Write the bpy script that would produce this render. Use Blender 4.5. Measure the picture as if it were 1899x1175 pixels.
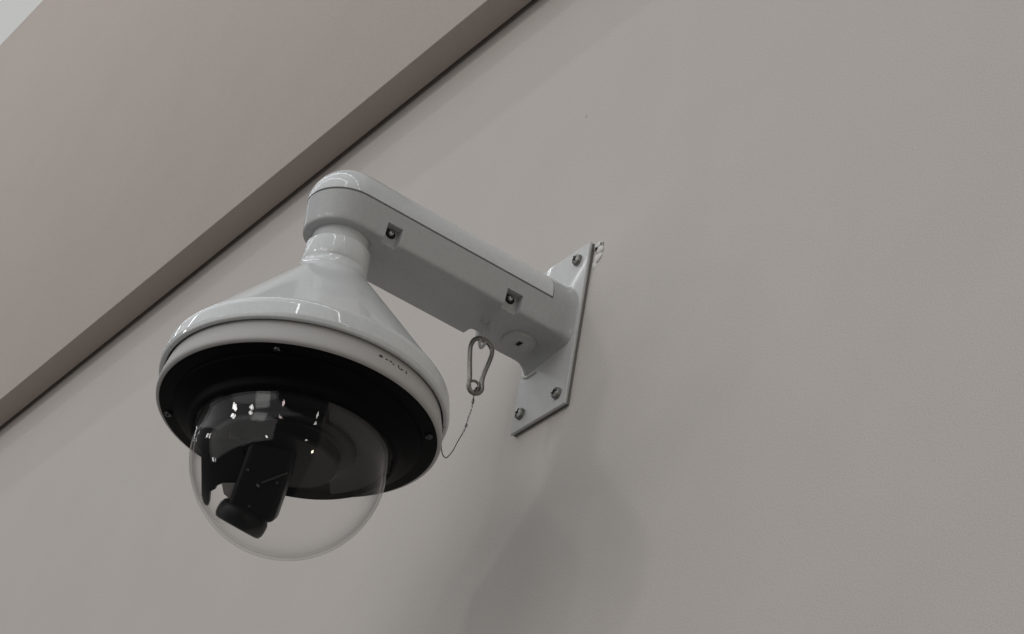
import bpy, bmesh, math, random
from mathutils import Vector, Matrix
random.seed(7)
S = bpy.context.scene
for o in list(bpy.data.objects): bpy.data.objects.remove(o)
R = math.radians
PI = math.pi
L = 0.22105                                   # dome axis to wall (metres)

# ------------------------------------------------------------------ camera
cam_data = bpy.data.cameras.new('photo_camera')
cam = bpy.data.objects.new('photo_camera', cam_data); S.collection.objects.link(cam)
yaw, pitch, roll = 1.0367203, 0.59541046, 0.17936692
fw = Vector((-math.sin(yaw)*math.cos(pitch), math.cos(yaw)*math.cos(pitch), math.sin(pitch)))
rt = Vector((math.cos(yaw), math.sin(yaw), 0)); up = rt.cross(fw)
rt2 = math.cos(roll)*rt + math.sin(roll)*up; up2 = -math.sin(roll)*rt + math.cos(roll)*up
M = Matrix((rt2, up2, -fw)).transposed().to_4x4()
M.translation = Vector((1.5064956, -0.9381605, -1.0144787))
cam.matrix_world = M
cam_data.sensor_fit = 'HORIZONTAL'; cam_data.sensor_width = 36.0; cam_data.lens = 87.01
cam_data.clip_start = 0.01; cam_data.clip_end = 200
S.camera = cam

# ------------------------------------------------------------------ world and lamps
w = bpy.data.worlds.new('World'); S.world = w; w.use_nodes = True
bg = w.node_tree.nodes['Background']
bg.inputs['Color'].default_value = (1.0, 0.98, 0.955, 1); bg.inputs['Strength'].default_value = 0.105
DOME_C = Vector((0, -L, -0.0587))
def lamp_point(name, d, dist, radius, radiance, col=(1, .98, .95)):
    ld = bpy.data.lights.new(name, 'POINT')
    ld.shadow_soft_size = radius
    ld.energy = radiance * PI * 4 * PI * radius * radius      # W for a given surface radiance
    ld.color = col
    o = bpy.data.objects.new(name, ld); S.collection.objects.link(o)
    o.location = DOME_C + Vector(d).normalized() * dist
    return o
# round lamps of the hall, where the dome mirrors them
lamp_point('hall_lamp', (-.225, -.884, .41), 7.0, .23, 46)
lamp_point('hall_lamp', (.124, -.899, .42), 7.5, .25, 28)
lamp_point('hall_lamp', (.651, -.672, .352), 7.0, .18, 18, (1, .82, .78))
lamp_point('hall_lamp', (-.694, -.661, .287), 6.0, .16, 20)
lamp_point('hall_lamp', (.55, -.831, -.076), 8.0, .16, 30)
lamp_point('hall_lamp', (.977, -.214, -.006), 6.0, .10, 40)
lamp_point('hall_lamp', (.9105, -.10, .379), 6.0, .14, 16)
lamp_point('hall_lamp', (.968, -.03, -.18), 5.0, .12, 80, (1, .9, .62))
lamp_point('hall_lamp', (-.593, -.797, -.1145), 6.0, .13, 35)
def lamp_area(name, loc, target, sx, sy, radiance, col=(1, 1, 1), rot=0):
    ld = bpy.data.lights.new(name, 'AREA'); ld.shape = 'RECTANGLE'; ld.size = sx; ld.size_y = sy
    ld.energy = radiance * PI * sx * sy; ld.color = col
    o = bpy.data.objects.new(name, ld); S.collection.objects.link(o)
    o.location = loc
    z = (Vector(loc) - Vector(target)).normalized()
    x = Vector((math.cos(rot), math.sin(rot), 0)); x = (x - z * x.dot(z)).normalized()
    y = z.cross(x)
    m = Matrix((x, y, z)).transposed().to_4x4(); m.translation = loc; o.matrix_world = m
    return o
# long linear ceiling lamps
lamp_area('linear_lamp', (-.75, -.72, 3.0), (-.75, -2.2, 0), 10.9, .055, 15, (.95, .98, 1))
lamp_area('linear_lamp', (-1.2, -1.95, 3.0), (-1.2, -1.95, 0), 5.4, .06, 12, (.95, .98, 1))
lamp_area('linear_lamp', (2.15, -2.58, 3.0), (2.15, -2.58, 0), 1.85, .07, 16, (.95, .98, 1), R(-44))
# wide daylight ceiling over the hall
lamp_area('skylight', (0.0, -8.5, 5.0), (0.0, -8.5, 0), 18, 14, .52, (.97, .985, 1))
# added front fill panel that softens the shadows, then a lit shop window
lamp_area('front_fill', (0, -14, 1.5), (0, 0, 0), 24, 8, .83, (1, .975, .955))
lamp_area('shop_window', DOME_C+Vector((.3215, -.8836, .3405))*9, DOME_C, 2.4, 1.5, 2.6, (1, .98, .96))

S.view_settings.view_transform = 'Standard'; S.view_settings.look = 'None'
S.view_settings.exposure = -0.06; S.view_settings.gamma = 1.0
S.render.engine = 'CYCLES'
S.cycles.use_denoising = True
try: S.cycles.denoiser = 'OPENIMAGEDENOISE'
except Exception: pass
S.cycles.max_bounces = 12; S.cycles.transparent_max_bounces = 16; S.cycles.transmission_bounces = 12; S.cycles.glossy_bounces = 8
S.cycles.sample_clamp_indirect = 6

# ------------------------------------------------------------------ materials
def mat(name, col, rough=.5, metal=0, coat=0, coat_r=.05, mottle=0, mscale=200, bump=0, bscale=400, spec=.5, trans=0, ior=1.5):
    m = bpy.data.materials.new(name); m.use_nodes = True
    nt = m.node_tree; b = nt.nodes['Principled BSDF']
    b.inputs['Base Color'].default_value = (*col, 1); b.inputs['Roughness'].default_value = rough
    b.inputs['Metallic'].default_value = metal; b.inputs['Coat Weight'].default_value = coat
    b.inputs['Coat Roughness'].default_value = coat_r; b.inputs['Specular IOR Level'].default_value = spec
    b.inputs['Transmission Weight'].default_value = trans; b.inputs['IOR'].default_value = ior
    if mottle or bump:
        tc = nt.nodes.new('ShaderNodeTexCoord')
    if mottle:
        out = None
        n1 = nt.nodes.new('ShaderNodeTexNoise'); n1.inputs['Scale'].default_value = mscale; n1.inputs['Detail'].default_value = 3
        n2 = nt.nodes.new('ShaderNodeTexNoise'); n2.inputs['Scale'].default_value = mscale*.012; n2.inputs['Detail'].default_value = 4
        nt.links.new(tc.outputs['Object'], n1.inputs['Vector']); nt.links.new(tc.outputs['Object'], n2.inputs['Vector'])
        mx = nt.nodes.new('ShaderNodeMix'); mx.data_type = 'FLOAT'; mx.inputs[0].default_value = .10
        nt.links.new(n1.outputs['Fac'], mx.inputs[2]); nt.links.new(n2.outputs['Fac'], mx.inputs[3])
        rp = nt.nodes.new('ShaderNodeValToRGB')
        rp.color_ramp.elements[0].position = .3; rp.color_ramp.elements[1].position = .7
        rp.color_ramp.elements[0].color = (*[c*(1-mottle) for c in col], 1)
        rp.color_ramp.elements[1].color = (*[min(1, c*(1+mottle)) for c in col], 1)
        nt.links.new(mx.outputs[0], rp.inputs['Fac']); nt.links.new(rp.outputs['Color'], b.inputs['Base Color'])
    if bump:
        nb = nt.nodes.new('ShaderNodeTexNoise'); nb.inputs['Scale'].default_value = bscale; nb.inputs['Detail'].default_value = 5
        nt.links.new(tc.outputs['Object'], nb.inputs['Vector'])
        bp = nt.nodes.new('ShaderNodeBump'); bp.inputs['Strength'].default_value = bump; bp.inputs['Distance'].default_value = .001
        nt.links.new(nb.outputs['Fac'], bp.inputs['Height']); nt.links.new(bp.outputs['Normal'], b.inputs['Normal'])
    return m
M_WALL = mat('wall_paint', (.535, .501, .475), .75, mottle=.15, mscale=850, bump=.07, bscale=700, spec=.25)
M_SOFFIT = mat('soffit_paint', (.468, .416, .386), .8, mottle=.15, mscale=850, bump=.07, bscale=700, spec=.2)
M_UPPER = mat('upper_wall_paint', (.72, .73, .72), .8, mottle=.02, mscale=420, bump=.3, bscale=330, spec=.2)
M_SHELL = mat('gloss_white_enamel', (.58, .605, .615), .4, coat=.8, coat_r=.035, mottle=.04, mscale=300)
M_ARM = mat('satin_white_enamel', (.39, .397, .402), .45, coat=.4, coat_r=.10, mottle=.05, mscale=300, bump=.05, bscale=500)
M_TRIM = mat('matte_grey_plastic', (.43, .425, .42), .55, mottle=.02, mscale=500, bump=.08, bscale=900)
M_BLACK = mat('black_plastic', (.0022, .0022, .003), .55, mottle=.1, mscale=500, bump=.1, bscale=1200, spec=.07)
M_MODULE = mat('black_camera_plastic', (.0035, .0038, .0048), .4, mottle=.1, mscale=300, spec=.14)
M_GREY = mat('dark_grey_plastic', (.030, .030, .032), .6, mottle=.15, mscale=900, spec=.3)
M_PLATE = mat('satin_white_plate', (.47, .475, .478), .42, coat=.5, coat_r=.08, mottle=.05, mscale=300, bump=.05, bscale=500)
M_SHADE_YOKE = mat('edge_shade_and_yoke_grey', (.16, .155, .15), .8, mottle=.1, mscale=900)  # plate edge shade as a dark strip, and the grey yoke piece
M_LENSGLASS = mat('lens_glass', (.004, .005, .008), .05, coat=1)
M_STEEL = mat('dull_steel', (.25, .24, .225), .34, metal=1, mottle=.12, mscale=600)
M_SCREW = mat('zinc_screw', (.24, .24, .235), .45, metal=1, mottle=.1, mscale=800)
M_ZINC = mat('bright_zinc', (.55, .55, .54), .4, metal=1, mottle=.1, mscale=800)
M_SCREWDK = mat('dark_screw', (.08, .08, .085), .3, metal=1, mottle=.1, mscale=800)
M_CABLE = mat('steel_cable', (.20, .19, .175), .45, metal=1, mottle=.2, mscale=2500)
M_INK = mat('dark_print', (.02, .02, .022), .6, mottle=.2, mscale=1500)
M_PALE = mat('filler_and_highlight_white', (.66, .65, .63), .7, mottle=.05, mscale=900, bump=.6, bscale=900)  # filler patch, and the pale highlight bead under the arm
M_HOLE_SHADE = mat('hole_shade', (.012, .011, .01), .9, mottle=.2, mscale=900)  # dark colour stands in for the shade inside holes and recesses
M_DOME = mat('clear_polycarbonate', (1, 1, 1), 0, trans=1, ior=1.36)
nt = M_DOME.node_tree; nt.nodes.clear()          # clear plastic: see-through, mirrored by a Fresnel amount
out = nt.nodes.new('ShaderNodeOutputMaterial'); mixs = nt.nodes.new('ShaderNodeMixShader')
tr = nt.nodes.new('ShaderNodeBsdfTransparent'); tr.inputs['Color'].default_value = (.998, .998, .998, 1)
gl = nt.nodes.new('ShaderNodeBsdfGlossy'); gl.inputs['Roughness'].default_value = .012
lw = nt.nodes.new('ShaderNodeLayerWeight'); lw.inputs['Blend'].default_value = .5
pw = nt.nodes.new('ShaderNodeMath'); pw.operation = 'POWER'; pw.inputs[1].default_value = 5
ma = nt.nodes.new('ShaderNodeMath'); ma.operation = 'MULTIPLY_ADD'; ma.inputs[1].default_value = .9; ma.inputs[2].default_value = .018
nt.links.new(lw.outputs['Facing'], pw.inputs[0]); nt.links.new(pw.outputs[0], ma.inputs[0]); nt.links.new(ma.outputs[0], mixs.inputs[0])
nt.links.new(tr.outputs[0], mixs.inputs[1]); nt.links.new(gl.outputs[0], mixs.inputs[2]); nt.links.new(mixs.outputs[0], out.inputs['Surface'])
M_CHIP = mat('paint_chip', (.40, .375, .35), .9, mottle=.2, mscale=1500)

# ------------------------------------------------------------------ helpers
def link(name, bm, m, parent=None, smooth=True, angle=35):
    bmesh.ops.recalc_face_normals(bm, faces=bm.faces[:])
    me = bpy.data.meshes.new(name); bm.to_mesh(me); bm.free()
    me.materials.append(m)
    if smooth:
        for p in me.polygons: p.use_smooth = True
        try: me.set_sharp_from_angle(angle=R(angle))
        except Exception: pass
    o = bpy.data.objects.new(name, me); S.collection.objects.link(o)
    if parent: o.parent = parent
    return o
def thing(name, label, cat, loc=(0, 0, 0), group=None):
    o = bpy.data.objects.new(name, None); S.collection.objects.link(o)
    o.empty_display_size = .02; o.location = loc
    o['label'] = label; o['category'] = cat
    if group: o['group'] = group
    bpy.context.view_layer.update()
    return o
def adopt(o, parent):
    o.parent = parent; o.matrix_parent_inverse = parent.matrix_world.inverted()
    return o
def lathe(bm, prof, n=128, cx=0, cy=-L, closed=False):
    rings = []
    for rad, z in prof:
        if rad < 1e-6: rings.append([bm.verts.new((cx, cy, z))])
        else: rings.append([bm.verts.new((cx+rad*math.cos(2*PI*k/n), cy+rad*math.sin(2*PI*k/n), z)) for k in range(n)])
    pairs = list(zip(rings, rings[1:]))
    if closed: pairs.append((rings[-1], rings[0]))
    for a, b in pairs:
        if len(a) == 1 and len(b) == 1: continue
        for k in range(n):
            k2 = (k+1) % n
            if len(a) == 1: bm.faces.new((a[0], b[k2], b[k]))
            elif len(b) == 1: bm.faces.new((a[k], a[k2], b[0]))
            else: bm.faces.new((a[k], a[k2], b[k2], b[k]))
    return bm
def loft(bm, rings, cap=True, closed_ring=True):
    vs = [[bm.verts.new(p) for p in r] for r in rings]
    n = len(vs[0])
    for a, b in zip(vs, vs[1:]):
        for k in range(n if closed_ring else n-1):
            k2 = (k+1) % n
            bm.faces.new((a[k], a[k2], b[k2], b[k]))
    if cap:
        bm.faces.new(vs[0][::-1]); bm.faces.new(vs[-1])
    return bm
def box(bm, x0, x1, y0, y1, z0, z1, bev=0, seg=2):
    r = bmesh.ops.create_cube(bm, size=1)
    vs = r['verts']
    for v in vs:
        v.co = Vector(((x0+x1)/2+v.co.x*(x1-x0), (y0+y1)/2+v.co.y*(y1-y0), (z0+z1)/2+v.co.z*(z1-z0)))
    if bev:
        es = list({e for v in vs for e in v.link_edges})
        bmesh.ops.bevel(bm, geom=es, offset=bev, segments=seg, profile=.5, affect='EDGES')
    return bm
def catmull(P, n=6, closed=False):
    P = [Vector(p) for p in P]; out = []
    N = len(P)
    for i in range(N if closed else N-1):
        if closed: a, b, c, d = P[i-1], P[i], P[(i+1) % N], P[(i+2) % N]
        else: a, b, c, d = P[max(i-1, 0)], P[i], P[i+1], P[min(i+2, N-1)]
        for k in range(n):
            t = k/n
            out.append(.5*((2*b)+(c-a)*t+(2*a-5*b+4*c-d)*t*t+(3*b-a-3*c+d)*t**3))
    if not closed: out.append(P[-1])
    return out
def tube(bm, P, rad, n=10, closed=False, cap=True):
    N = len(P); rings = []
    nrm = None
    for i, p in enumerate(P):
        if closed: t = P[(i+1) % N]-P[i-1]
        else: t = P[min(i+1, N-1)]-P[max(i-1, 0)]
        t.normalize()
        if nrm is None:
            nrm = t.orthogonal().normalized()
        nrm = (nrm-t*nrm.dot(t)).normalized(); b = t.cross(nrm)
        rr = rad(i/(N-1)) if callable(rad) else rad
        rings.append([p+(nrm*math.cos(2*PI*k/n)+b*math.sin(2*PI*k/n))*rr for k in range(n)])
    vs = [[bm.verts.new(q) for q in r] for r in rings]
    prs = list(zip(vs, vs[1:]))
    if closed: prs.append((vs[-1], vs[0]))
    for a, b in prs:
        for k in range(n): bm.faces.new((a[k], a[(k+1) % n], b[(k+1) % n], b[k]))
    if cap and not closed:
        bm.faces.new(vs[0][::-1]); bm.faces.new(vs[-1])
    return bm
def boolean(o, cutters):
    for c in cutters:
        md = o.modifiers.new('cut', 'BOOLEAN'); md.operation = 'DIFFERENCE'; md.object = c; md.solver = 'EXACT'
    bpy.context.view_layer.update()
    dg = bpy.context.evaluated_depsgraph_get()
    me = bpy.data.meshes.new_from_object(o.evaluated_get(dg))
    o.modifiers.clear(); old = o.data; o.data = me; me.name = old.name
    bpy.data.meshes.remove(old)
    for c in cutters:
        d = c.data; bpy.data.objects.remove(c); bpy.data.meshes.remove(d)
    for p in me.polygons: p.use_smooth = True
    me.set_sharp_from_angle(angle=R(30))
    return o
def cutter(fn):
    bm = bmesh.new(); fn(bm)
    bmesh.ops.recalc_face_normals(bm, faces=bm.faces[:])
    me = bpy.data.meshes.new('cut'); bm.to_mesh(me); bm.free()
    o = bpy.data.objects.new('cut', me); S.collection.objects.link(o); return o
def structure(o): o['kind'] = 'structure'; return o

# ------------------------------------------------------------------ the wall, the soffit, the wall above
ZS, DS, ZC, GAP = .66128, .0331, 1.6523, .0055
bm = bmesh.new(); box(bm, -9, 7, 0, .15, -5, ZC-.05)
structure(link('wall', bm, M_WALL, smooth=False))
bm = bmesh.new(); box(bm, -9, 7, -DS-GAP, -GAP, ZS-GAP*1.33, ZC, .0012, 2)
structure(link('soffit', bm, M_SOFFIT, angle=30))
bm = bmesh.new(); box(bm, -9, 7, .003, .152, ZC+.0005, 3.4)
structure(link('upper_wall', bm, M_UPPER, smooth=False))

# ------------------------------------------------------------------ wall bracket: plate, arm, lid
PT = .0057
br = thing('wall_bracket', 'white enamelled steel wall bracket, screwed plate and long round-nosed arm under the dome camera', 'bracket', (0, 0, .172))
PW, Z0, Z1 = .0386, .0877, .2564
bm = bmesh.new(); box(bm, -PW, PW, -PT, -.0026, Z0, Z1, .0010, 3)
plate = adopt(link('mounting_plate', bm, M_PLATE), br)

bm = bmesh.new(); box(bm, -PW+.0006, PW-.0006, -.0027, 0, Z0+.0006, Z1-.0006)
adopt(link('plate_edge_shade', bm, M_SHADE_YOKE, smooth=False), br)  # dark strip added behind the plate to darken its edge like shade
ZB, ZM = .1544, .1836        # underside of the arm, top of its lower body
AT, AB = .0343, .0316
YW = -.0054                  # runs a hair into the plate face
def half_width(z): return AB+(AT-AB)*(z-ZB)/(.1845-ZB)
def stadium(a, z, y_end, nseg=40):
    pts = [(a, y_end, z)]
    for k in range(1, 8): pts.append((a, y_end+(-L-y_end)*k/8, z))
    for k in range(nseg+1):
        t = -PI*k/nseg
        pts.append((a*math.cos(t), -L+a*math.sin(t), z))
    for k in range(7, 0, -1): pts.append((-a, y_end+(-L-y_end)*k/8, z))
    pts.append((-a, y_end, z))
    return pts
lv = [(ZB, -.0022), (ZB+.0003, -.0012), (ZB+.0010, -.0004), (ZB+.0022, 0), (.160, 0), (.172, 0), (ZM-.0006, 0), (ZM, -.0006), (ZM, -.0032), (ZM+.003, -.0032)]
bm = bmesh.new()
loft(bm, [stadium(half_width(z)+d, z, -.030) for z, d in lv])
arm = link('arm_body', bm, M_ARM)
pockets = [(-.1984, -.1838), (-.0757, -.0596)]
cut = []
for y0, y1 in pockets:
    cut.append(cutter(lambda b: box(b, .0250, .06, y0, y1, .140, .1706)))
cut.append(cutter(lambda b: box(b, -.06, -.0190, -.0740, -.0610, .140, .168, .003, 3)))
boolean(arm, cut); adopt(arm, br)

# end block of the arm against the plate: arched section that flares a little into the plate
def arch(a_t, a_b, zb, zt, y, off=0, n=28, rc=.006, drop=0):
    pts = []
    zc = .1855
    for k in range(n+1):
        t = PI*k/n
        pts.append(((a_t+off)*math.cos(t), y, zc+(zt-zc+off)*math.sin(t)))
    # down the left side, round the lower corners, up the right side
    ab = a_b+off; z_b = zb-off
    for k in range(5):
        t = PI+PI/2*k/4
        pts.append((-ab+rc+rc*math.cos(t), y, z_b+rc+rc*math.sin(t)))
    for k in range(5):
        t = 1.5*PI+PI/2*k/4
        pts.append((ab-rc+rc*math.cos(t), y, z_b+rc+rc*math.sin(t)))
    pts = [(x, yy, z-drop*max(0, min(1, .55-x/.06)) if z < zb+.02 else z) for x, yy, z in pts]
    return pts
ZT = .2198
rings = []
for y, off, rc, dr in ((-.0306, -.0008, .002, 0), (-.0302, 0, .0022, 0), (-.022, 0, .003, .0002), (-.0175, 0, .0045, .0012), (-.0140, 0, .006, .0028), (-.0105, .0003, .006, .0052), (-.0085, .0007, .006, .0068), (-.007, .0012, .006, .0080), (YW, .0018, .006, .0088)):
    rings.append(arch(AT-.0001, AB, ZB, ZT, y, off, rc=rc, drop=dr))
bm = bmesh.new(); loft(bm, rings)
adopt(link('arm_end_block', bm, M_ARM, angle=40), br)

# lid: barrel over the arm with a quarter sphere nose
def lid():
    bm = bmesh.new(); zc = .1862; rings = []
    zl = .1850
    def prof(sc, ytop):
        return None
    n = 32
    # barrel rings along y
    ys = [-.0311, -.0315, -.06, -.10, -.14, -.18, -L]
    def ring(y, off):
        P = [((AT+off), y, zl), ((AT+off), y, zc)]
        P += [((AT+off)*math.cos(PI*k/n), y, zc+(.0340+off)*math.sin(PI*k/n)) for k in range(1, n)]
        P += [(-(AT+off), y, zc), (-(AT+off), y, zl)]
        return P
    rings = [ring(y, -.0006 if i == 0 else 0) for i, y in enumerate(ys)]
    vs = [[bm.verts.new(p) for p in r] for r in rings]
    m = len(vs[0])
    for a, b in zip(vs, vs[1:]):
        for k in range(m-1): bm.faces.new((a[k], a[k+1], b[k+1], b[k]))
    bm.faces.new(vs[0])
    # nose: revolve the end half ring about the x axis through (y=-L, z=zc) -> quarter sphere
    last = vs[-1]
    ns = 24
    prev = last
    # quarter sphere meridians: for each azimuth phi from the +x side round to -x the column rises to the top ring
    cols = []
    for k in range(m):
        cols.append(last[k])
    # build quarter sphere as grid: rows theta (rotation of half circle about x axis)
    grid = []
    for j in range(1, ns+1):
        th = PI/2*j/ns
        row = []
        for k in range(1, m-1):
            x = AT*math.cos(PI*(k-1)/n); h = .0340*math.sin(PI*(k-1)/n)
            row.append(bm.verts.new((x, -L-h*math.sin(th)*AT/.0340, zc+h*math.cos(th))) if 1 < k < m-2 else last[k])
        grid.append(row)
    prow = [last[k] for k in range(1, m-1)]
    for row in grid:
        for k in range(len(row)-1):
            q = [prow[k], prow[k+1], row[k+1], row[k]]
            u = []
            for v in q:
                if v not in u: u.append(v)
            if len(u) >= 3: bm.faces.new(u)
        prow = row
    # skirt below the equator of the nose
    low = [last[0]]
    for k in range(1, len(prow)-1):
        co = prow[k].co; low.append(bm.verts.new((co.x, co.y, zl)))
    low.append(last[m-1])
    for k in range(len(prow)-1):
        bm.faces.new((prow[k], prow[k+1], low[k+1], low[k]))
    # underside
    bot = [v[0] for v in vs[:-1]]+low+[v[-1] for v in vs[:-1]][::-1]
    bm.faces.new(bot)
    return bm
adopt(link('lid', lid(), M_SHELL, angle=32), br)

# screws sunk in the two pockets
def screw_head(bm, c, axis, rad, h, slot=True, n=20):
    axis = Vector(axis).normalized(); x = axis.orthogonal().normalized(); y = axis.cross(x)
    prof = [(rad, 0), (rad, h*.35), (rad*.9, h*.72), (rad*.62, h*.94), (rad*.36, h), (rad*.32, h*.55)]
    rings = [[Vector(c)+axis*z+(x*math.cos(2*PI*k/n)+y*math.sin(2*PI*k/n))*q for k in range(n)] for q, z in prof]
    loft(bm, rings)
for y0, y1 in pockets:
    yc, zc_ = (-0.1905, 0.1670) if y0 < -.1 else (-0.0677, 0.1672)
    bm = bmesh.new(); screw_head(bm, (.0248, yc, zc_), (1, 0, 0), .0052, .0005)
    adopt(link('screw_shade', bm, M_HOLE_SHADE), br)  # dark disc stands in for the shade around the sunk screw
    bm = bmesh.new(); screw_head(bm, (.0251, yc, zc_), (1, 0, 0), .0026, .0030)
    adopt(link('screw', bm, M_ZINC), br)
# plate screws (pan heads with washers)
for i, (x, z) in enumerate([(.0240, .2423), (.0262, .1019), (-.0264, .1037), (-.0240, .2423)]):
    bm = bmesh.new(); screw_head(bm, (x, -PT+.0002, z), (0, -1, 0), .0054, .0046)
    s = adopt(link('screw', bm, M_SCREW), br)
    bm = bmesh.new()
    rot = .5+i*1.1; cx, sx = math.cos(rot), math.sin(rot)
    for a, b in ((.0040, .0006), (.0006, .0040)):
        v = [bm.verts.new((x+p*cx-q*sx, -PT-.0046+yy, z+p*sx+q*cx)) for yy in (-.00012, .0003) for p, q in ((-a*.62, -b), (a*.62, -b), (a*.62, b), (-a*.62, b))]
        for f in ((0, 1, 2, 3), (7, 6, 5, 4), (0, 4, 5, 1), (1, 5, 6, 2), (2, 6, 7, 3), (3, 7, 4, 0)): bm.faces.new([v[q] for q in f])
    d = link('drive_recess', bm, M_HOLE_SHADE, smooth=False); d.parent = s; d.matrix_parent_inverse = s.matrix_world.inverted()
# screw-in plug under the arm, with its key slot
px, py = -.0028, -.034
bm = bmesh.new(); lathe(bm, [(.0146, ZB+.001), (.0146, ZB-.0020), (.0137, ZB-.0029), (.0045, ZB-.0030), (.0040, ZB-.0027), (0, ZB-.0027)], 48, px, py)
plug = adopt(link('plug', bm, M_ARM), br)
bm = bmesh.new(); box(bm, px-.0032, px+.0032, py-.0018, py+.0018, ZB-.00305, ZB-.002)
d = link('key_slot', bm, M_HOLE_SHADE, smooth=False); d.parent = plug; d.matrix_parent_inverse = plug.matrix_world.inverted()
# eye for the safety line
eye = [(-.004, -.0735, .1560), (-.004, -.0730, .1451), (-.004, -.0722, .1385), (-.004, -.0712, .1318), (-.004, -.0694, .1296), (-.004, -.0672, .1330), (-.004, -.0657, .1402), (-.004, -.0664, .1507), (-.004, -.0668, .1560)]
bm = bmesh.new(); tube(bm, catmull(eye, 5), .0014, 10)
adopt(link('cable_eye', bm, M_ARM), br)
# pale bead standing in for the highlight where arm meets plate
bm = bmesh.new()
tube(bm, catmull([(-0.0345, -0.0066, 0.1447), (-0.0274, -0.0066, 0.1415), (-0.0211, -0.0066, 0.1416), (-0.0133, -0.0066, 0.1414)], 4), lambda t: .0006+.0004*math.sin(PI*t), 8)
adopt(link('contact_highlight', bm, M_PALE), br)

# ------------------------------------------------------------------ dome camera
dc = thing('dome_camera', 'white dome security camera with clear bubble, black rim and conical housing hanging from the arm', 'security camera', (0, -L, .12))
def fillet_profile(P):                          # points (r, z, corner radius)
    out = []
    for k, (x, z, rad) in enumerate(P):
        if k in (0, len(P)-1) or rad <= 0: out.append((x, z)); continue
        c = Vector((x, z)); a = (Vector(P[k-1][:2])-c).normalized(); b = (Vector(P[k+1][:2])-c).normalized()
        half = a.angle(b)/2; d = rad/math.tan(half)
        o = c+(a+b).normalized()*(rad/math.sin(half))
        s0 = c+a*d-o; s1 = c+b*d-o
        a0 = math.atan2(s0.y, s0.x); da = math.atan2(s1.y, s1.x)-a0
        da = (da+PI) % (2*PI)-PI; n = max(4, int(abs(da)/R(4)))
        out += [(o.x+rad*math.cos(a0+da*t/n), o.y+rad*math.sin(a0+da*t/n)) for t in range(n+1)]
    return out
sh = fillet_profile([(.0200, .1195, 0), (.0286, .1195, .0007), (.0289, .1150, .021), (.1138, .0152, .0140), (.1160, .0010, .0045), (.1150, -.0030, .0018), (.1112, -.0028, .0012), (.1105, .0060, 0), (.1060, .0120, 0), (.0500, .0500, 0), (.0200, .0900, 0)])
bm = bmesh.new(); lathe(bm, sh, 192, closed=True)
adopt(link('housing_shell', bm, M_SHELL, angle=50), dc)
bm = bmesh.new(); lathe(bm, [(.018, .1190), (.0268, .1199), (.0272, .1204), (.0273, .1300), (.0273, .1420), (.0268, .1432), (.0255, .1442), (.0240, .1448), (.0236, .1460), (.0236, .1560), (.018, .1560)], 96, closed=True)
adopt(link('neck_collar', bm, M_SHELL, angle=40), dc)
# grey trim ring below the shell
bm = bmesh.new(); lathe(bm, [(.1015, .0150), (.1068, .0080), (.1090, .0020), (.1108, -.0060), (.1124, -.0130), (.1133, -.0180), (.1135, -.0203), (.1131, -.0219), (.1120, -.0228), (.1104, -.0230), (.1000, -.0225), (.0960, .0000)], 192, closed=True)
trim = adopt(link('trim_ring', bm, M_TRIM, angle=45), dc)
# black rim
bm = bmesh.new(); lathe(bm, [(.1102, -.0215), (.1103, -.0232), (.1097, -.0241), (.1082, -.0246), (.0995, -.0250), (.0985, -.0254), (.0981, -.0272), (.0974, -.0279), (.0900, -.0318), (.0850, -.0352), (.0838, -.0366), (.0833, -.0405), (.0824, -.0426), (.0806, -.0440), (.0797, -.0446), (.0789, -.0446), (.0788, -.0400), (.0788, -.0300)], 192)
rim = adopt(link('rim_ring', bm, M_BLACK, angle=40), dc)
for az in (49.2+90*k-.0 for k in range(4)):
    a = R(az); bm = bmesh.new()
    screw_head(bm, (.1045*math.cos(a), -L+.1045*math.sin(a), -.0244), (0, 0, -1), .0031, .0022)
    s = adopt(link('screw', bm, M_SCREWDK), dc)
a = R(-37); bm = bmesh.new(); screw_head(bm, (.1060*math.cos(a), -L+.1060*math.sin(a), -.0242), (0, 0, -1), .0028, .0016)
adopt(link('screw', bm, M_BLACK), dc)
# inside back plate of the bubble
bm = bmesh.new(); lathe(bm, [(0, -.0400), (.060, -.0400), (.064, -.0395), (.0762, -.0390), (.0762, -.0300)], 96)
adopt(link('inner_plate', bm, M_BLACK, angle=40), dc)
# clear bubble: a real shell, 2.4 mm thick
ro, th = .0766, .0022
zc = -.0587
outer = [(ro+.0018, -.0425), (ro+.0009, -.0505)]+[(ro*math.cos(PI/2*k/64), zc-ro*math.sin(PI/2*k/64)) for k in range(65)]
ri = ro-th
inner = [(ri*math.cos(PI/2*k/64), zc-ri*math.sin(PI/2*k/64)) for k in range(64, -1, -1)]+[(ri+.0009, -.0505), (ri+.0018, -.0425)]
outer[-1] = (0, zc-ro); inner[0] = (0, zc-ri)
bm = bmesh.new(); lathe(bm, outer, 256); 
b2 = bmesh.new(); lathe(b2, inner, 256)
me2 = bpy.data.meshes.new('t'); b2.to_mesh(me2); b2.free(); bm.from_mesh(me2); bpy.data.meshes.remove(me2)
top = [v for v in bm.verts if abs(v.co.z+.0425) < 1e-6]
bmesh.ops.bridge_loops(bm, edges=[e for e in bm.edges if e.is_boundary])
adopt(link('bubble', bm, M_DOME, angle=60), dc)
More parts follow.
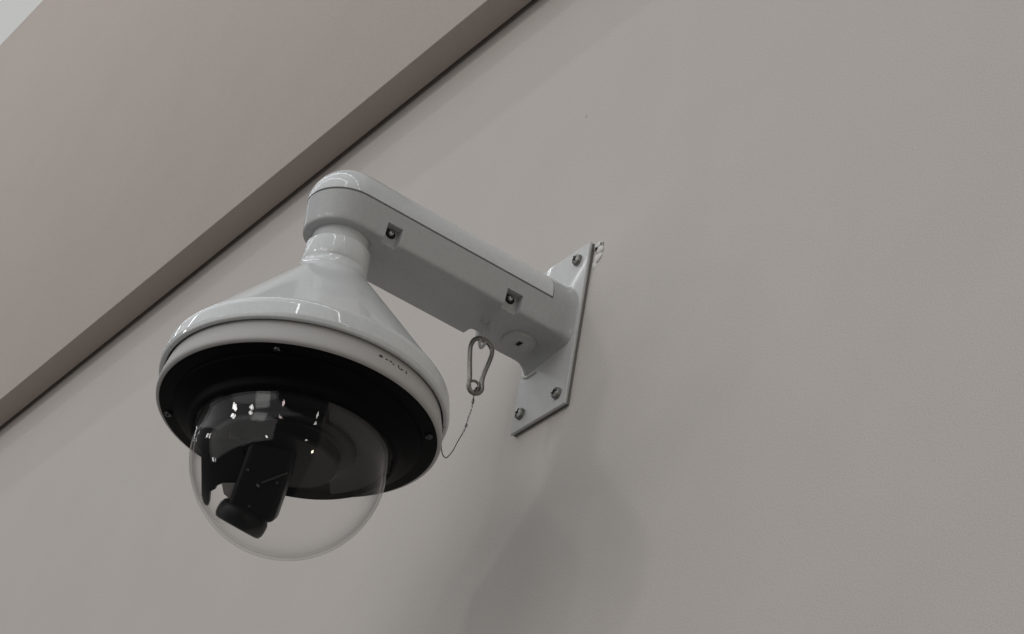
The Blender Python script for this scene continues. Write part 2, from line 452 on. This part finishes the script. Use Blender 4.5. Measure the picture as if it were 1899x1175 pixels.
# camera block inside, aimed down and to the left
ex = rt2.copy(); ey = up2.copy(); ez = -fw.copy()
def pt(a, b, c=0): return DOME_C+ex*a+ey*b+ez*c
bm = bmesh.new(); lathe(bm, [(0, -.0385), (.050, -.0385), (.050, -.0450), (.0485, -.0462), (.040, -.0466), (.0385, -.0480), (.0385, -.0580), (.0370, -.0596), (0, -.0600)], 72)
md = adopt(link('camera_module', bm, M_MODULE, angle=40), dc)
def sub(o): o.parent = md; o.matrix_parent_inverse = md.matrix_world.inverted(); return o
def oriented_box(bm, c, ax, ay, az, sx, sy, sz, bev):
    box(bm, -sx/2, sx/2, -sy/2, sy/2, -sz/2, sz/2, bev, 3)
    for v in bm.verts: v.co = c+ax*v.co.x+ay*v.co.y+az*v.co.z
    return bm
a = R(19.5); dn = ex*-math.sin(a)-ey*math.cos(a); sd = ex*math.cos(a)-ey*math.sin(a)
bm = bmesh.new(); oriented_box(bm, pt(-.0150, -.0012, -.004), sd, dn, ez, .0375, .085, .040, .005)
sub(link('camera_block', bm, M_MODULE, angle=40))
bm = bmesh.new(); oriented_box(bm, pt(-.0097, -.0116, .0165), (ex*.93+ey*.36).normalized(), (ey*.93-ex*.36).normalized(), ez, .021, .0013, .004, .0004)
sub(link('ridge', bm, M_GREY, angle=40))
# dark grey shroud over one side of the inner plate
q0 = Vector((0.00365, -0.18935)); q1 = Vector((-0.04709, -0.15604)); cxy = Vector((0, -L)); dv = (q1-q0).normalized(); nv = Vector((-dv.y, dv.x))
if (Vector((.05, -L+.05))-q0).dot(nv) < 0: nv = -nv
dist = (q0-cxy).dot(nv); half = math.acos(max(-1, min(1, dist/.0755))); base = math.atan2(nv.y, nv.x)
arc = [(.0755*math.cos(base-half+2*half*k/48), -L+.0755*math.sin(base-half+2*half*k/48)) for k in range(49)]
bm = bmesh.new(); loft(bm, [[(x, y, -.0412) for x, y in arc], [(x, y, -.0420) for x, y in arc]])
adopt(link('shroud', bm, M_GREY, smooth=False), dc)
# lens hood: short barrel seen almost side on
hx = ex*.87-ey*.49; hd = -ex*.49-ey*.87
def barrel(bm, c, d, prof, n=48):
    d = d.normalized(); x = d.orthogonal().normalized(); y = d.cross(x)
    rings = [[c+d*z+(x*math.cos(2*PI*k/n)+y*math.sin(2*PI*k/n))*q for k in range(n)] for q, z in prof]
    loft(bm, rings)
hd = (hd+ez*.12).normalized()
bm = bmesh.new(); barrel(bm, pt(-.0372, -.0452, .001), hd, [(.0150, -.012), (.0190, -.0085), (.0205, -.0055), (.0207, -.001), (.0203, .0030), (.0188, .0058), (.0165, .0066), (.0155, .0050)])
sub(link('lens_barrel', bm, M_MODULE, angle=40))
bm = bmesh.new(); barrel(bm, pt(-.0372, -.0452, .001), hd, [(.0156, .0045), (.0120, .0058), (.006, .0066), (.001, .0068)])
sub(link('lens', bm, M_LENSGLASS, angle=40))
# yoke cheek at the left with a round foot, and one at the right
yk = [(-.0674, .018), (-.0674, .0014), (-.0671, -.0254), (-.0658, -.0310), (-.0642, -.0335), (-.0624, -.0336), (-.0613, -.0300), (-.0607, -.0230), (-.0571, -.0213), (-.0557, -.0185), (-.0516, -.0168), (-.0499, -.0247), (-.0454, -.0288), (-.0434, -.0323), (-.0350, -.0300), (-.0350, .018)]
bm = bmesh.new(); loft(bm, [[pt(x, y, -.006) for x, y in yk], [pt(x, y, .003) for x, y in yk]])
sub(link('yoke', bm, M_MODULE, smooth=False))
yk = [(-.0508, -.0160), (-.0490, -.0237), (-.0455, -.0280), (-.0415, -.0278), (-.0405, -.0160)]
bm = bmesh.new(); loft(bm, [[pt(x, y, .006) for x, y in yk], [pt(x, y, .009) for x, y in yk]])
sub(link('yoke', bm, M_SHADE_YOKE, smooth=False))
for x, y, c, q in ((-.0220, -.0172, .0162, .0016), (-.0075, -.0150, .0162, .0013), (-.0300, -.0050, .0162, .0014), (-.0290, -.0330, .0162, .0012)):
    bm = bmesh.new(); barrel(bm, pt(x, y, c), ez, [(q, -.001), (q, .0008), (q*.7, .0014), (q*.3, .0010)], 16)
    sub(link('screw', bm, M_SCREWDK))
# printed marking on the trim ring (worn, dark)
def ring_patch(bm, az0, az1, z0, z1, lift=.00012):
    def rz(z):
        P = [(.0020, .1090), (-.0060, .1108), (-.0130, .1124), (-.0180, .1133)]
        for (za, ra), (zb, rb) in zip(P, P[1:]):
            if zb <= z <= za: return ra+(rb-ra)*(za-z)/(za-zb)
        return .1115
    n = max(2, int(abs(az1-az0)/.4)); v = []
    for lf in (lift, -.0003):
        for zz in (z0, z1):
            v.append([bm.verts.new(((rz(zz)+lf)*math.cos(R(az0+(az1-az0)*k/n)), -L+(rz(zz)+lf)*math.sin(R(az0+(az1-az0)*k/n)), zz)) for k in range(n+1)])
    o0, o1, i0, i1 = v
    for k in range(n):
        bm.faces.new((o0[k], o0[k+1], o1[k+1], o1[k])); bm.faces.new((i1[k], i1[k+1], i0[k+1], i0[k]))
        bm.faces.new((o0[k], i0[k], i0[k+1], o0[k+1])); bm.faces.new((o1[k+1], i1[k+1], i1[k], o1[k]))
    bm.faces.new((o0[0], o1[0], i1[0], i0[0])); bm.faces.new((o0[n], i0[n], i1[n], o1[n]))
ZL = -.0098
bm = bmesh.new()
marks = [(-.2, 1.5, -.0009, .0009), (.3, 1.1, .0009, .0014), (2.9, 4.0, -.0006, .0006), (4.9, 6.2, -.0002, .0010), (6.4, 7.4, -.0013, -.0003),
         (9.2, 9.9, -.0007, .0013), (9.8, 11.8, -.0013, -.0005), (11.2, 11.9, -.0006, .0003), (13.7, 14.3, -.0016, .0012)]
for a0, a1, z0, z1 in marks: ring_patch(bm, a0, a1, ZL+z0, ZL+z1)
lt = link('lettering', bm, M_INK, smooth=False); lt.parent = trim; lt.matrix_parent_inverse = trim.matrix_world.inverted()

# ------------------------------------------------------------------ safety line: snap hook and steel cable
sl = thing('safety_line', 'thin steel safety cable with pear-shaped snap hook hanging under the bracket arm', 'safety cable', (-.004, -.070, .138))
hook = [(.0972, -.0622), (.1038, -.0622), (.1121, -.0608), (.1206, -.0590), (.1288, -.0579), (.1327, -.0584), (.1363, -.0613), (.1380, -.0662), (.1376, -.0722), (.1336, -.0771), (.1278, -.0792), (.1226, -.0794), (.1088, -.0770), (.0959, -.0745), (.0893, -.0744), (.0848, -.0719), (.0841, -.0674), (.0873, -.0629), (.0919, -.0612)]
bm = bmesh.new(); tube(bm, catmull([(-.004, y, z) for z, y in hook], 5, True), .0020, 12, closed=True)
hk = adopt(link('snap_hook', bm, M_STEEL, angle=60), sl)
gate = [(-0.0045, -0.0731, 0.0938), (-0.0045, -0.0698, 0.0958), (-0.0045, -0.0664, 0.0959), (-0.0045, -0.0646, 0.0937), (-0.0045, -0.0648, 0.0899), (-0.0045, -0.0674, 0.0868)]
bm = bmesh.new(); tube(bm, catmull(gate, 5), .0012, 10)
tube(bm, catmull([(-0.005, -0.0641, 0.0921), (-0.005, -0.0639, 0.0955), (-0.005, -0.0637, 0.0994), (-0.005, -0.0634, 0.1024)], 5), lambda t: .0013-.0006*t, 10)
g = link('gate', bm, M_STEEL, angle=60); g.parent = hk; g.matrix_parent_inverse = hk.matrix_world.inverted()
cab = [(-0.004, -0.0675, 0.0854), (0.0011, -0.0703, 0.0721), (0.0052, -0.0728, 0.0611), (0.0091, -0.0766, 0.0496), (0.0132, -0.0795, 0.0385), (0.0166, -0.0832, 0.0285), (0.0205, -0.0885, 0.0165), (0.0249, -0.0939, 0.0033), (0.0279, -0.0989, -0.006), (0.0291, -0.1018, -0.0091), (0.0324, -0.1066, -0.01), (0.0374, -0.1111, -0.0102), (0.0471, -0.1184, -0.0102), (0.0567, -0.1246, -0.0102), (0.0685, -0.1308, -0.0102)]
P = catmull(cab, 8)
bm = bmesh.new(); tube(bm, P, .00050, 8)
cb = adopt(link('cable', bm, M_CABLE), sl)
# loop round the hook and the twisted tail of the cable
bm = bmesh.new()
lp = [(-.004+.0032*math.cos(t), -.0668+.0006*math.sin(t), .0868+.0042*math.sin(t)) for t in [2*PI*k/10 for k in range(10)]]
tube(bm, catmull(lp, 4, True), .0006, 8, closed=True)
adopt(link('cable_loop', bm, M_CABLE), sl)
bm = bmesh.new(); seg = P[9:40]
for ph in (0, PI):
    Q = []
    for i, q in enumerate(seg):
        t = i*.9+ph+.5*math.sin(i*1.7)
        Q.append(q+(rt2*math.cos(t)+fw*math.sin(t))*.0006)
    tube(bm, Q, .00038, 6)
adopt(link('twisted_tail', bm, M_ZINC), sl)
for i in (6, 30):
    bm = bmesh.new(); tube(bm, [P[i]+(P[i+2]-P[i])*k/4*1.6 for k in range(5)], lambda t: .0012 if .1 < t < .9 else .0009, 12)
    adopt(link('ferrule', bm, M_STEEL), sl)

# ------------------------------------------------------------------ old filled anchor hole beside the plate, chips
bm = bmesh.new()
def lump(bm, c, sx, sy, sz, seed):
    rnd = random.Random(seed)
    r = bmesh.ops.create_icosphere(bm, subdivisions=2, radius=1)
    for v in r['verts']:
        k = 1+rnd.uniform(-.22, .22)
        v.co = Vector(c)+Vector((v.co.x*sx*k, v.co.y*sy*k, v.co.z*sz*k))
lump(bm, (.0450, -.0006, .2505), .0062, .0020, .0040, 1); lump(bm, (.0480, -.0004, .2445), .0050, .0018, .0040, 2)
lump(bm, (.0462, -.0002, .2375), .0056, .0014, .0052, 3); lump(bm, (.0425, -.0002, .2315), .0030, .0010, .0040, 4)
fp = link('filler_patch', bm, M_PALE, angle=80)
fp['label'] = 'small rough white filler patch with a dark hole at upper corner of the bracket plate'; fp['category'] = 'filler patch'
bm = bmesh.new(); lump(bm, (.0446, -.0026, .2466), .0020, .0006, .0013, 5); lump(bm, (.0500, -.0020, .2500), .0006, .0004, .0016, 6)
h = link('anchor_hole', bm, M_HOLE_SHADE); h.parent = fp

# small nicks in the paint
bm = bmesh.new()
for k, c in enumerate([(-0.0115, -.0002, 0.4296)]): lump(bm, c, .0006, .0003, .0016, 20+k)
n = link('paint_chip', bm, M_CHIP, angle=80); n.parent = bpy.data.objects['wall']
bm = bmesh.new()
for k, c in enumerate([(-0.9351, -0.0388, 0.8323), (-1.0752, -0.0388, 0.9451), (-1.5382, -0.0388, 1.2759)]): lump(bm, c, .0008, .0003, .0010, 40+k)
n = link('paint_chip', bm, M_CHIP, angle=80); n.parent = bpy.data.objects['soffit']
